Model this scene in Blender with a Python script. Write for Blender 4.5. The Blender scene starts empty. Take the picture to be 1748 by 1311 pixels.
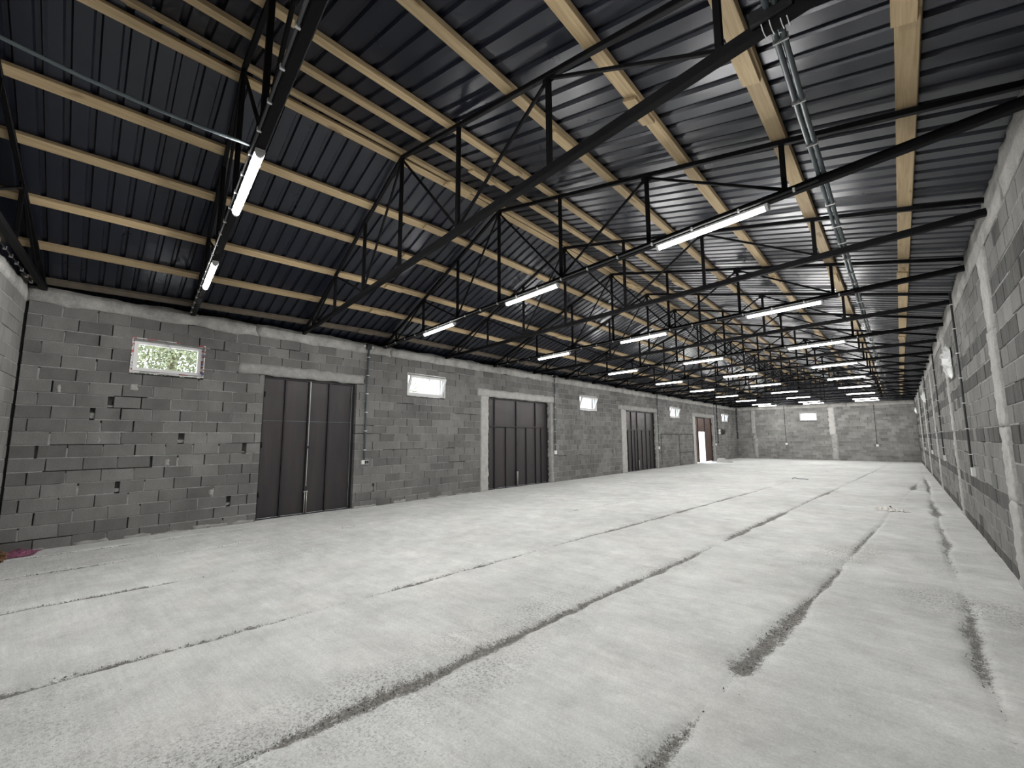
import bpy, math, random
import numpy as np
from mathutils import Matrix, Vector

random.seed(7)
rng = np.random.default_rng(7)
scene = bpy.context.scene
COL = scene.collection

# ------------------------------------------------------------------ camera, world, exposure
F_PX, PITCH, YAW, ROLL = 750.33, 0.1223, 0.7201, -0.0036
CAM = Vector((9.8152, 0.0, 1.6294))
FW = Vector((-math.sin(YAW) * math.cos(PITCH), math.cos(YAW) * math.cos(PITCH), math.sin(PITCH)))
RT = Vector((math.cos(YAW), math.sin(YAW), 0.0))
UP = RT.cross(FW)
R2 = math.cos(ROLL) * RT + math.sin(ROLL) * UP
U2 = -math.sin(ROLL) * RT + math.cos(ROLL) * UP
cam_data = bpy.data.cameras.new('camera')
cam_data.sensor_fit = 'HORIZONTAL'
cam_data.sensor_width = 36.0
cam_data.lens = F_PX / 1748.0 * 36.0
cam_data.clip_start = 0.05
cam_data.clip_end = 300
cam = bpy.data.objects.new('camera', cam_data)
COL.objects.link(cam)
m = Matrix((R2, U2, -FW)).transposed().to_4x4()
m.translation = CAM
cam.matrix_world = m
scene.camera = cam

SKY_STRENGTH = 7.0
LAMP_STRENGTH = 170.0
world = bpy.data.worlds.new('overcast_sky')
scene.world = world
world.use_nodes = True
bg = world.node_tree.nodes['Background']
bg.inputs[0].default_value = (0.93, 0.97, 1.0, 1)
bg.inputs[1].default_value = SKY_STRENGTH
scene.view_settings.view_transform = 'Standard'
scene.view_settings.look = 'None'
scene.view_settings.gamma = 1.0
scene.view_settings.use_curve_mapping = False
scene.view_settings.exposure = 0.0
scene.cycles.use_denoising = True
scene.cycles.max_bounces = 5
scene.cycles.diffuse_bounces = 3
scene.cycles.glossy_bounces = 3
scene.cycles.use_adaptive_sampling = True
scene.cycles.adaptive_threshold = 0.06
scene.cycles.adaptive_min_samples = 10
scene.cycles.sample_clamp_indirect = 4.0
scene.cycles.sample_clamp_direct = 20.0

W = 10.694            # room width (x), left wall x=0
YFAR = 38.5           # far wall
SK = -0.158           # trusses and the near wall stand askew to the long walls
SKN = -0.17
SKR = -0.085          # roof ribs
APX, APZ = 4.74, 5.66 # ridge
SL, SR = 0.353, 0.263 # roof slopes left / right


def project(p):
    d = Vector(p) - CAM
    w = d.dot(FW)
    if w <= 0.05:
        return None
    return (874 + F_PX * d.dot(R2) / w, 655.5 - F_PX * d.dot(U2) / w, w)


# ------------------------------------------------------------------ helpers
def tag(o, label=None, cat=None, group=None, kind=None):
    if label: o['label'] = label
    if cat: o['category'] = cat
    if group: o['group'] = group
    if kind: o['kind'] = kind
    return o


def empty(name, loc=(0, 0, 0), rz=0.0, label=None, cat=None, group=None, kind=None):
    o = bpy.data.objects.new(name, None)
    o.empty_display_size = 0.1
    COL.objects.link(o)
    o.location = loc
    o.rotation_euler = (0, 0, rz)
    return tag(o, label, cat, group, kind)


class MB:
    """collects geometry of ONE mesh"""
    def __init__(self):
        self.v, self.f = [], []

    def add(self, verts, faces):
        b = len(self.v)
        self.v += [tuple(x) for x in verts]
        self.f += [tuple(b + i for i in q) for q in faces]
        return self

    def box(self, x0, x1, y0, y1, z0, z1):
        return self.add([(x0, y0, z0), (x1, y0, z0), (x1, y1, z0), (x0, y1, z0), (x0, y0, z1), (x1, y0, z1), (x1, y1, z1), (x0, y1, z1)],
                        [(0, 3, 2, 1), (4, 5, 6, 7), (0, 1, 5, 4), (1, 2, 6, 5), (2, 3, 7, 6), (3, 0, 4, 7)])

    def bar(self, p, q, w, h, up=(0, 0, 1), bev=0.0):
        """rectangular bar from p to q, w across, h along 'up', with chamfered edges when bev > 0"""
        p, q = Vector(p), Vector(q)
        d = (q - p).normalized()
        s = d.cross(Vector(up)).normalized()
        u = s.cross(d).normalized()
        a, b = w / 2, h / 2
        if bev:
            ring = [(-a + bev, -b), (a - bev, -b), (a, -b + bev), (a, b - bev), (a - bev, b), (-a + bev, b), (-a, b - bev), (-a, -b + bev)]
        else:
            ring = [(-a, -b), (a, -b), (a, b), (-a, b)]
        n = len(ring)
        vs = [p + s * x + u * y for x, y in ring] + [q + s * x + u * y for x, y in ring]
        fs = [(i, (i + 1) % n, n + (i + 1) % n, n + i) for i in range(n)]
        fs += [tuple(range(n - 1, -1, -1)), tuple(range(n, 2 * n))]
        return self.add(vs, fs)

    def tube(self, pts, r, n=8, caps=True):
        pts = [Vector(p) for p in pts]
        vs, fs = [], []
        prev = None
        for i, p in enumerate(pts):
            d = (pts[min(i + 1, len(pts) - 1)] - pts[max(i - 1, 0)]).normalized()
            ref = prev if prev is not None else (Vector((0, 0, 1)) if abs(d.z) < 0.9 else Vector((1, 0, 0)))
            s = d.cross(ref).normalized()
            u = s.cross(d).normalized()
            prev = u
            for k in range(n):
                a = 2 * math.pi * k / n
                vs.append(p + s * (r * math.cos(a)) + u * (r * math.sin(a)))
        for i in range(len(pts) - 1):
            for k in range(n):
                fs.append((i * n + k, i * n + (k + 1) % n, (i + 1) * n + (k + 1) % n, (i + 1) * n + k))
        if caps:
            fs.append(tuple(range(n - 1, -1, -1)))
            fs.append(tuple((len(pts) - 1) * n + k for k in range(n)))
        return self.add(vs, fs)

    def mesh(self, name, mat, smooth=False):
        me = bpy.data.meshes.new(name)
        me.from_pydata(self.v, [], self.f)
        me.update()
        if smooth:
            me.shade_smooth()
        if mat:
            me.materials.append(mat)
        return me

    def build(self, name, mat, parent=None, smooth=False):
        return link(name, self.mesh(name, mat, smooth), parent)


def link(name, me, parent=None, loc=None):
    o = bpy.data.objects.new(name, me)
    COL.objects.link(o)
    if parent: o.parent = parent
    if loc is not None: o.location = loc
    return o


def copy_tree(o, parent=None):
    c = o.copy()
    COL.objects.link(c)
    c.parent = parent
    for ch in list(o.children):
        copy_tree(ch, c)
    return c


# ------------------------------------------------------------------ materials
class NT:
    def __init__(self, name):
        self.m = bpy.data.materials.new(name)
        self.m.use_nodes = True
        self.t = self.m.node_tree
        self.b = self.t.nodes['Principled BSDF']

    def n(self, kind, **kw):
        x = self.t.nodes.new(kind)
        for k, v in kw.items():
            setattr(x, k, v)
        return x

    def l(self, a, b):
        self.t.links.new(a, b)

    def pos(self, scale=(1, 1, 1)):
        g = self.n('ShaderNodeNewGeometry')
        mp = self.n('ShaderNodeMapping')
        mp.inputs['Scale'].default_value = scale
        self.l(g.outputs['Position'], mp.inputs['Vector'])
        return mp.outputs['Vector']

    def noise(self, scale, detail=4, rough=0.6, vec=None, dist=0.0):
        x = self.n('ShaderNodeTexNoise')
        x.inputs['Scale'].default_value = scale
        x.inputs['Detail'].default_value = detail
        x.inputs['Roughness'].default_value = rough
        x.inputs['Distortion'].default_value = dist
        self.l(vec if vec is not None else self.pos(), x.inputs['Vector'])
        return x.outputs['Fac']

    def rng(self, val, a, b, c, d, smooth=False):
        x = self.n('ShaderNodeMapRange')
        if smooth: x.interpolation_type = 'SMOOTHSTEP'
        for i, q in enumerate((a, b, c, d)):
            x.inputs[i + 1].default_value = q
        self.l(val, x.inputs[0])
        return x.outputs[0]

    def math(self, op, a, b=None):
        x = self.n('ShaderNodeMath', operation=op)
        for i, q in enumerate((a, b)):
            if q is None: continue
            if isinstance(q, (int, float)): x.inputs[i].default_value = q
            else: self.l(q, x.inputs[i])
        return x.outputs[0]

    def mix(self, fac, a, b, mode='MIX'):
        x = self.n('ShaderNodeMix', data_type='RGBA', blend_type=mode)
        for i, q in ((0, fac), (6, a), (7, b)):
            if isinstance(q, (int, float)): x.inputs[i].default_value = q
            elif isinstance(q, tuple): x.inputs[i].default_value = (*q, 1)
            else: self.l(q, x.inputs[i])
        return x.outputs[2]

    def gray(self, val):
        x = self.n('ShaderNodeCombineColor')
        for i in range(3): self.l(val, x.inputs[i])
        return x.outputs[0]

    def color(self, c):
        if isinstance(c, tuple): self.b.inputs['Base Color'].default_value = (*c, 1)
        else: self.l(c, self.b.inputs['Base Color'])

    def rough(self, r):
        if isinstance(r, (int, float)): self.b.inputs['Roughness'].default_value = r
        else: self.l(r, self.b.inputs['Roughness'])

    def bump(self, h, strength=0.4, dist=0.01):
        x = self.n('ShaderNodeBump')
        x.inputs['Strength'].default_value = strength
        x.inputs['Distance'].default_value = dist
        self.l(h, x.inputs['Height'])
        self.l(x.outputs['Normal'], self.b.inputs['Normal'])


def piece_random(t):
    """one random number for each block, whether it is an object or an island of a joined mesh"""
    a = t.n('ShaderNodeObjectInfo').outputs['Random']
    b = t.n('ShaderNodeNewGeometry').outputs['Random Per Island']
    return t.math('FRACT', t.math('ADD', a, b))


def mat_block(name, lo, hi, tint, ribs=False):
    t = NT(name)
    r = piece_random(t)
    v = t.rng(r, 0, 1, lo, hi)
    patch = t.rng(t.noise(0.9, 3), 0.3, 0.7, 0.82, 1.18)
    grain = t.rng(t.noise(60, 3, 0.7), 0.25, 0.75, 0.84, 1.14)
    stain = t.rng(t.noise(3.2, 4, 0.65, t.pos((1, 1, 0.55))), 0.35, 0.72, 0.88, 1.12)
    v = t.math('MULTIPLY', t.math('MULTIPLY', v, patch), t.math('MULTIPLY', grain, stain))
    c = t.mix(1.0, t.gray(v), tint, 'MULTIPLY')
    h = t.noise(85, 3, 0.7)
    if ribs:
        wv = t.n('ShaderNodeTexNoise')
        wv.inputs['Scale'].default_value = 1.0
        wv.inputs['Detail'].default_value = 2
        t.l(t.pos((0, 26, 0.9)), wv.inputs['Vector'])
        st = t.rng(wv.outputs['Fac'], 0.38, 0.62, 0.74, 1.12)
        c = t.mix(1.0, c, t.gray(st), 'MULTIPLY')
        h = t.math('ADD', t.math('MULTIPLY', h, 0.4), wv.outputs['Fac'])
    t.color(c)
    t.rough(0.93)
    t.b.inputs['Specular IOR Level'].default_value = 0.2
    t.bump(h, 0.55, 0.012 if ribs else 0.006)
    return t.m


def mat_concrete(name, base, var=0.16, scale=4.0, tint=(1, 1, 0.98), bump=0.5):
    t = NT(name)
    a = t.rng(t.noise(scale, 5, 0.65), 0.3, 0.7, base * (1 - var), base * (1 + var))
    b = t.rng(t.noise(38, 3, 0.7), 0.3, 0.7, 0.88, 1.1)
    t.color(t.mix(1.0, t.gray(t.math('MULTIPLY', a, b)), tint, 'MULTIPLY'))
    t.rough(0.92)
    t.b.inputs['Specular IOR Level'].default_value = 0.2
    t.bump(t.math('ADD', t.noise(22, 4, 0.7), t.math('MULTIPLY', t.noise(90, 2), 0.4)), bump, 0.012)
    return t.m


def mat_plain(name, c, rough=0.5, metal=0.0, bump=None, spec=0.5, var=None):
    t = NT(name)
    if var:
        f = t.rng(t.noise(var[0], 4, 0.65), 0.3, 0.7, 0, 1)
        t.color(t.mix(f, c, var[1]))
    else:
        t.color(c)
    t.rough(rough)
    t.b.inputs['Metallic'].default_value = metal
    t.b.inputs['Specular IOR Level'].default_value = spec
    if bump: t.bump(t.noise(bump[0], 3), bump[1], 0.004)
    return t.m


def mat_emit(name, c, s):
    t = NT(name)
    t.color((0.9, 0.9, 0.9))
    t.b.inputs['Emission Color'].default_value = (*c, 1)
    t.b.inputs['Emission Strength'].default_value = s
    return t.m


def mat_wood():
    t = NT('pine_timber')
    oi = t.n('ShaderNodeObjectInfo').outputs['Random']
    g = t.noise(1.0, 5, 0.6, t.pos((34, 1.4, 34)), 0.6)
    k = t.rng(t.noise(1.0, 2, 0.5, t.pos((7, 1.7, 7))), 0.66, 0.74, 0, 1, True)
    c = t.mix(t.rng(g, 0.3, 0.72, 0, 1), (0.56, 0.43, 0.255), (0.37, 0.265, 0.14))
    c = t.mix(t.math('MULTIPLY', k, 0.6), c, (0.16, 0.08, 0.03))
    c = t.mix(1.0, c, t.gray(t.rng(oi, 0, 1, 0.82, 1.12)), 'MULTIPLY')
    t.color(c)
    t.rough(0.75)
    t.bump(g, 0.2, 0.004)
    return t.m


def mat_sheet():
    t = NT('dark_roof_sheet')
    f = t.noise(1.4, 3, 0.6)
    c = t.mix(t.rng(f, 0.3, 0.7, 0, 1), (0.009, 0.012, 0.022), (0.015, 0.018, 0.030))
    t.color(c)
    t.b.inputs['Metallic'].default_value = 0.25
    t.rough(t.rng(t.noise(3.0, 3), 0.3, 0.7, 0.27, 0.38))
    t.b.inputs['Specular IOR Level'].default_value = 0.75
    t.bump(t.noise(1.0, 1, 0.3, t.pos((0.25, 2.2, 0.0))), 0.10, 0.03)
    return t.m


def mat_floor():
    t = NT('raw_concrete_floor')
    at = t.n('ShaderNodeAttribute', attribute_name='groove').outputs['Fac']
    at2 = t.n('ShaderNodeAttribute', attribute_name='gravel').outputs['Fac']
    big = t.rng(t.noise(0.42, 4, 0.55), 0.3, 0.7, 0.86, 1.13)
    mid = t.rng(t.noise(2.6, 6, 0.7), 0.28, 0.72, 0.80, 1.13)
    drag = t.rng(t.noise(1.0, 4, 0.7, t.pos((1.3, 17, 1))), 0.3, 0.72, 0.93, 1.07)
    fine = t.noise(75, 4, 0.75)
    fine_c = t.rng(fine, 0.3, 0.7, 0.84, 1.1)
    v = t.math('MULTIPLY', t.math('MULTIPLY', big, mid), t.math('MULTIPLY', drag, fine_c))
    v = t.math('MULTIPLY', v, 0.69)
    warm = t.rng(t.noise(0.8, 3), 0.5, 0.75, 0, 0.5)
    c = t.mix(1.0, t.gray(v), t.mix(warm, (0.985, 1.0, 0.995), (1.0, 0.975, 0.93)), 'MULTIPLY')
    # gravelly worn patches
    spk = t.rng(t.noise(52, 3, 0.85), 0.50, 0.60, 0, 1)
    gm = t.math('MULTIPLY', spk, t.rng(t.math('ADD', at2, t.math('MULTIPLY', t.math('SUBTRACT', t.noise(5, 4, 0.7), 0.5), 0.9)), 0.25, 0.75, 0, 0.75))
    c = t.mix(gm, c, (0.20, 0.195, 0.185))
    # the open joints between the poured strips
    rag = t.math('ADD', t.math('SUBTRACT', t.noise(17, 5, 0.8), 0.5), t.math('MULTIPLY', t.math('SUBTRACT', t.noise(95, 3, 0.8), 0.5), 0.9))
    gr = t.rng(t.math('ADD', at, t.math('MULTIPLY', rag, 2.0)), 0.42, 0.85, 0, 1, True)
    dirt = t.mix(t.rng(t.noise(55, 4, 0.8), 0.35, 0.65, 0, 1), (0.045, 0.043, 0.038), (0.27, 0.26, 0.24))
    c = t.mix(t.math('MULTIPLY', gr, 0.93), c, dirt)
    # small dark specks of rubble
    vo = t.n('ShaderNodeTexVoronoi')
    vo.inputs['Scale'].default_value = 9.0
    t.l(t.pos(), vo.inputs['Vector'])
    sp = t.rng(vo.outputs['Distance'], 0.035, 0.06, 0.55, 0)
    c = t.mix(sp, c, (0.12, 0.115, 0.11))
    t.color(c)
    t.rough(0.88)
    t.b.inputs['Specular IOR Level'].default_value = 0.25
    h = t.math('ADD', t.math('MULTIPLY', fine, 0.7), t.math('ADD', t.noise(18, 4, 0.7), t.math('MULTIPLY', t.noise(1.0, 3, 0.7, t.pos((1.3, 20, 1))), 0.5)))
    t.bump(h, 0.5, 0.011)
    return t.m


def mat_door(name, a, b):
    t = NT(name)
    f = t.noise(1.0, 5, 0.65, t.pos((3, 5, 0.55)))
    g = t.noise(5.0, 4, 0.7)
    c = t.mix(t.rng(f, 0.3, 0.7, 0, 1), a, b)
    c = t.mix(t.rng(g, 0.58, 0.78, 0, 0.5), c, (0.10, 0.055, 0.04))
    t.color(c)
    t.b.inputs['Metallic'].default_value = 0.35
    t.rough(t.rng(g, 0.3, 0.7, 0.38, 0.58))
    t.bump(t.noise(2.5, 3), 0.12, 0.02)
    return t.m


def mat_film():
    """protective printed film on the new window frames: white with red, grey and blue printed bars"""
    t = NT('printed_protective_film')
    br = t.n('ShaderNodeTexBrick')
    br.inputs['Scale'].default_value = 1.0
    br.inputs['Brick Width'].default_value = 0.14
    br.inputs['Row Height'].default_value = 0.028
    br.inputs['Mortar Size'].default_value = 0.0
    br.inputs['Bias'].default_value = 0.0
    br.inputs['Color1'].default_value = (0, 0, 0, 1)
    br.inputs['Color2'].default_value = (1, 1, 1, 1)
    g = t.n('ShaderNodeNewGeometry')
    sx = t.n('ShaderNodeSeparateXYZ')
    t.l(g.outputs['Position'], sx.inputs[0])
    cb = t.n('ShaderNodeCombineXYZ')
    t.l(t.math('ADD', sx.outputs[0], sx.outputs[1]), cb.inputs[0])
    t.l(sx.outputs[2], cb.inputs[1])
    t.l(cb.outputs[0], br.inputs['Vector'])
    ramp = t.n('ShaderNodeValToRGB')
    e = ramp.color_ramp
    e.interpolation = 'CONSTANT'
    e.elements[0].position = 0.0
    e.elements[0].color = (0.78, 0.77, 0.76, 1)
    e.elements[1].position = 0.30
    e.elements[1].color = (0.62, 0.06, 0.05, 1)
    for p, c in ((0.43, (0.38, 0.38, 0.39, 1)), (0.63, (0.80, 0.80, 0.80, 1)), (0.76, (0.28, 0.05, 0.05, 1)), (0.85, (0.10, 0.13, 0.35, 1)), (0.89, (0.6, 0.6, 0.62, 1))):
        q = e.elements.new(p)
        q.color = c
    t.l(br.outputs['Color'], ramp.inputs[0])
    t.color(ramp.outputs[0])
    t.rough(0.35)
    return t.m


def mat_glass():
    t = NT('window_glass')
    t.color((0.96, 0.98, 0.98))
    t.b.inputs['Transmission Weight'].default_value = 1.0
    t.rough(0.02)
    t.b.inputs['IOR'].default_value = 1.02
    return t.m


def mat_plastic_film():
    t = NT('crumpled_clear_film')
    t.color((0.92, 0.94, 0.94))
    t.rough(0.25)
    t.b.inputs['Transmission Weight'].default_value = 0.12
    t.b.inputs['Specular IOR Level'].default_value = 0.9
    return t.m


M = {
    'block': mat_block('grey_cinder_block', 0.15, 0.228, (1.0, 0.99, 0.965)),
    'block_light': mat_block('pale_cinder_block', 0.175, 0.235, (1.0, 0.99, 0.955)),
    'block_dark': mat_block('dark_ribbed_block', 0.085, 0.125, (1.0, 0.99, 0.96), True),
    'block_far': mat_block('far_cinder_block', 0.17, 0.27, (1.0, 0.99, 0.955)),
    'mortar': mat_concrete('mortar', 0.30, 0.3, 9),
    'core': mat_concrete('wall_core', 0.12, 0.2, 5),
    'beam': mat_concrete('bond_beam_concrete', 0.40, 0.32, 3.2, (1, 0.985, 0.94), 1.0),
    'plaster': mat_concrete('pale_plaster', 0.46, 0.16, 5, (1, 0.99, 0.96), 0.6),
    'plaster_grey': mat_concrete('grey_plaster', 0.34, 0.22, 5, (1, 0.99, 0.96), 0.6),
    'floor': mat_floor(),
    'rubble': mat_concrete('rubble_crumbs', 0.20, 0.4, 30),
    'steel': mat_plain('black_painted_steel', (0.003, 0.003, 0.0045), 0.6, 0.0, spec=0.14, var=(7, (0.006, 0.0055, 0.006))),
    'sheet': mat_sheet(),
    'wood_shaded': mat_plain('shade_darkened_timber', (0.17, 0.14, 0.105), 0.8, var=(6, (0.11, 0.09, 0.07))),  # eave purlin timber, with the shade under the roof put into its colour
    'wood': mat_wood(),
    'conduit': mat_plain('grey_plastic_conduit', (0.10, 0.125, 0.135), 0.5),
    'conduit_dark': mat_plain('dark_plastic_conduit', (0.055, 0.057, 0.06), 0.5),
    'clip': mat_plain('white_plastic_clip', (0.72, 0.72, 0.72), 0.4),
    'white_box': mat_plain('white_plastic', (0.75, 0.75, 0.74), 0.4),
    'black_box': mat_plain('black_plastic', (0.010, 0.010, 0.012), 0.4),
    'lamp_body': mat_plain('pale_grey_lamp_housing', (0.62, 0.62, 0.62), 0.4),
    'lamp': mat_emit('lit_tube_diffuser', (1.0, 0.985, 0.955), LAMP_STRENGTH),
    'door': mat_door('dark_steel_sheet', (0.036, 0.034, 0.039), (0.058, 0.049, 0.050)),
    'door_frame': mat_plain('dark_steel_frame', (0.022, 0.020, 0.022), 0.5, 0.3),
    'door_bright': mat_plain('bare_steel', (0.42, 0.41, 0.40), 0.45, 0.6),
    'door_brown': mat_door('brown_primer_sheet', (0.085, 0.05, 0.04), (0.12, 0.065, 0.05)),
    'pvc': mat_plain('white_pvc', (0.80, 0.80, 0.80), 0.35),
    'film': mat_film(),
    'glass': mat_glass(),
    'clear_film': mat_plastic_film(),
    'pink': mat_plain('pink_plastic', (0.30, 0.09, 0.17), 0.5, var=(14, (0.10, 0.05, 0.07))),
    'litter_brown': mat_plain('brown_litter', (0.20, 0.10, 0.04), 0.8, var=(30, (0.05, 0.03, 0.02))),
    'paper': mat_plain('white_sacking', (0.85, 0.84, 0.80), 0.8, var=(12, (0.66, 0.65, 0.62))),
    'ground': mat_concrete('yard_ground', 0.55, 0.1, 1.5),
    'leaf': mat_plain('leaf_green', (0.14, 0.165, 0.09), 0.7, var=(3, (0.24, 0.26, 0.15))),
    'bark': mat_plain('tree_bark', (0.12, 0.09, 0.06), 0.9),
    'yard_wall': mat_concrete('yard_plaster', 0.62, 0.08, 2),
}


# ------------------------------------------------------------------ masonry
def block_mesh(name, mat, i):
    """a cinder block, 0.4 x 0.19, face at y=0 looking to -y, worn chamfered front edges"""
    r = random.Random(100 + i)
    c = 0.006
    j = lambda a: (r.random() - 0.5) * a
    L, H, D = 0.4, 0.19, 0.095
    ii = [(c + j(.006), j(.003), c + j(.006)), (L - c + j(.006), j(.003), c + j(.006)), (L - c + j(.006), j(.003), H - c + j(.006)), (c + j(.006), j(.003), H - c + j(.006))]
    oo = [(0 + j(.005), c, 0 + j(.005)), (L + j(.005), c, j(.005)), (L + j(.005), c, H + j(.005)), (j(.005), c, H + j(.005))]
    bb = [(0, D, 0), (L, D, 0), (L, D, H), (0, D, H)]
    vs = ii + oo + bb
    fs = [(0, 1, 2, 3)]
    for k in range(4):
        n = (k + 1) % 4
        fs.append((4 + k, 4 + n, n, k))
        fs.append((8 + k, 8 + n, 4 + n, 4 + k))
    mb = MB().add(vs, fs)
    return mb.mesh(name, mat)


BLOCKS = {}
for key in ('block', 'block_light', 'block_dark', 'block_far'):
    BLOCKS[key] = [block_mesh('concrete_block', M[key], i) for i in range(6)]

Z0, CH = -0.05, 0.2     # bottom of first course, course height


def subtract(a, b, cuts):
    out = [(a, b)]
    for c, d in cuts:
        nxt = []
        for p, q in out:
            if d <= p or c >= q:
                nxt.append((p, q))
            else:
                if c > p: nxt.append((p, c))
                if d < q: nxt.append((d, q))
        out = nxt
    return out


def ragged_slab(name, u0, u1, z0, z1, y0, y1, mat, parent, step=0.06, edge=0.018, face=0.006, seed=0, clamp_bottom=False, clamp_top=False):
    """an uneven slab of hand-laid concrete or plaster, face at y=y0 (towards the room), back at y=y1"""
    r = np.random.default_rng(seed + 11)
    nu = max(3, int((u1 - u0) / step) + 1)
    nz = max(3, int((z1 - z0) / step) + 1)
    U, Z = np.meshgrid(np.linspace(u0, u1, nu), np.linspace(z0, z1, nz))
    Y = np.full_like(U, y0)
    low = r.normal(size=(nz, nu))
    Y += face * low
    eb = r.normal(size=nu) * edge
    et = r.normal(size=nu) * edge
    el = r.normal(size=nz) * edge
    er = r.normal(size=nz) * edge
    k = np.ones(3) / 3
    eb, et = np.convolve(eb, k, 'same'), np.convolve(et, k, 'same')
    if not clamp_bottom: Z[0] += eb
    if not clamp_top: Z[-1] += et
    U[:, 0] += el
    U[:, -1] += er
    Y[0] += abs(face); Y[-1] += abs(face); Y[:, 0] += abs(face); Y[:, -1] += abs(face)
    vs = [(U[a, b], Y[a, b], Z[a, b]) for a in range(nz) for b in range(nu)]
    fs = [(a * nu + b, a * nu + b + 1, (a + 1) * nu + b + 1, (a + 1) * nu + b) for a in range(nz - 1) for b in range(nu - 1)]
    ring = [b for b in range(nu)] + [a * nu + nu - 1 for a in range(1, nz)] + [(nz - 1) * nu + b for b in range(nu - 2, -1, -1)] + [a * nu for a in range(nz - 2, 0, -1)]
    base = len(vs)
    for q in ring: vs.append((vs[q][0], y1, vs[q][2]))
    n = len(ring)
    for i in range(n):
        j = (i + 1) % n
        fs.append((ring[j], ring[i], base + i, base + j))
    o = MB().add(vs, fs).build(name, mat, parent, True)
    return o


def build_wall(name, origin, U, length, ztop, openings, solids, holes, label, n_objects, style, beam, seed, zblocks=3.75):
    """openings: (u0,u1,z0,z1) through holes. solids: areas without blocks that concrete fills. holes: missing pieces in a course (u, z, width)."""
    U = Vector(U).normalized()
    Zv = Vector((0, 0, 1))
    Yv = Zv.cross(U)                      # points out of the room
    mat = Matrix((U, Yv, Zv)).transposed().to_4x4()
    mat.translation = Vector(origin)
    # core with the openings left free
    us = sorted({-0.26, length + 0.26, *[c for o in openings for c in o[:2]]})
    zs = sorted({-0.3, ztop, *[c for o in openings for c in o[2:]]})
    mb = MB()
    for a, b in zip(us[:-1], us[1:]):
        for c, d in zip(zs[:-1], zs[1:]):
            um, zm = (a + b) / 2, (c + d) / 2
            if any(o[0] < um < o[1] and o[2] < zm < o[3] for o in openings): continue
            mb.box(a, b, 0.1, 0.26, c, d)
    root = mb.build(name, M['core'])
    root.matrix_world = mat
    tag(root, label, 'wall', kind='structure')
    r = random.Random(seed)
    pieces = []
    mort = MB()
    k = 0
    while Z0 + CH * k < zblocks - 0.02:
        z = Z0 + CH * k
        h = min(CH, zblocks - z)
        cuts = [(o[0], o[1]) for o in openings + solids if o[2] < z + 0.1 < o[3]]
        hz = [q for q in holes if z <= q[1] < z + CH]
        spans = subtract(0.0, length, cuts + [(q[0] - q[2] / 2, q[0] + q[2] / 2) for q in hz])
        off = (0.205 if k % 2 else 0.0) + r.uniform(-0.05, 0.05) + style.get('shift', 0.0)
        for a, b in spans:
            u = a
            edges = [a]
            x = math.floor((a - off) / 0.41) * 0.41 + off + 0.41
            while x < b:
                if x - a > 0.06 and b - x > 0.06: edges.append(x)
                x += 0.41
            edges.append(b)
            for e0, e1 in zip(edges[:-1], edges[1:]):
                gap = r.choice((0.007, 0.009, 0.012, 0.016))
                e1b = e1 - (gap if e1 < b - 1e-6 else 0.003)
                if e1b - e0 > 0.04:
                    pieces.append((e0, e1b, z + 0.005 + r.uniform(-.002, .002), h, r.uniform(-0.0035, 0.0045), k))
                    if r.random() < style.get('fill', 0.6) and e1 < b - 0.01:
                        rc = r.uniform(0.003, 0.013)
                        mort.box(e1b - 0.006, e1 + 0.006, rc, 0.07, z + 0.003, z + h - 0.006 - r.uniform(0, .05))
            # bed joint under this course
            x = a
            while x < b:
                w = min(b - x, r.uniform(0.25, 0.9))
                if r.random() < 0.93:
                    rc = r.uniform(0.001, 0.013)
                    mort.box(x, x + w, rc, 0.07, z - 0.007 - r.uniform(0, .004), z + 0.006 + r.uniform(0, .006))
                x += w
        k += 1
    mo = mort.build('mortar', M['mortar'], root)
    mo['kind'] = 'stuff'
    # the blocks that show largest are objects, the rest one joined part
    scored = []
    for i, p in enumerate(pieces):
        q = [project(mat @ Vector((u, 0, z))) for u, z in ((p[0], p[2]), (p[1], p[2]), (p[1], p[2] + 0.19), (p[0], p[2] + 0.19))]
        s = 0
        if all(q):
            cx, cy = sum(v[0] for v in q) / 4, sum(v[1] for v in q) / 4
            if -25 < cx < 1773 and -20 < cy < 1331:
                s = abs(sum(q[a][0] * q[(a + 1) % 4][1] - q[(a + 1) % 4][0] * q[a][1] for a in range(4))) / 2
        scored.append((s, i))
    scored.sort(reverse=True)
    singles = {i for s, i in scored[:n_objects] if s > 20}
    rest = {}
    for i, (e0, e1, z, h, pr, kk) in enumerate(pieces):
        um = (e0 + e1) / 2
        key = style['pick'](um, kk, r)
        me = BLOCKS[key][r.randrange(6)]
        sx = (e1 - e0) / 0.4
        sz = (h - 0.011) / 0.19
        if i in singles:
            o = link('concrete_block', me, root, (e0, pr, z))
            o.scale = (sx, 1, sz)
            o.rotation_euler = (r.uniform(-.004, .004), 0, r.uniform(-.004, .004))
        else:
            rest.setdefault(key, []).append((me, e0, pr, z, sx, sz))
    for key, lst in rest.items():
        vs, fs = [], []
        base = 0
        for me, e0, pr, z, sx, sz in lst:
            co = np.empty(len(me.vertices) * 3)
            me.vertices.foreach_get('co', co)
            co = co.reshape(-1, 3) * (sx, 1, sz) + (e0, pr, z)
            vs.append(co)
            fs += [tuple(base + v for v in p.vertices) for p in me.polygons]
            base += len(co)
        mm = bpy.data.meshes.new('block_courses')
        mm.from_pydata(np.concatenate(vs).tolist(), [], fs)
        mm.materials.append(M[key])
        o = link('block_courses', mm, root)
        o['kind'] = 'stuff'
    # bond beam on top, cast in lengths
    n = max(1, round(length / beam['len']))
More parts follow.
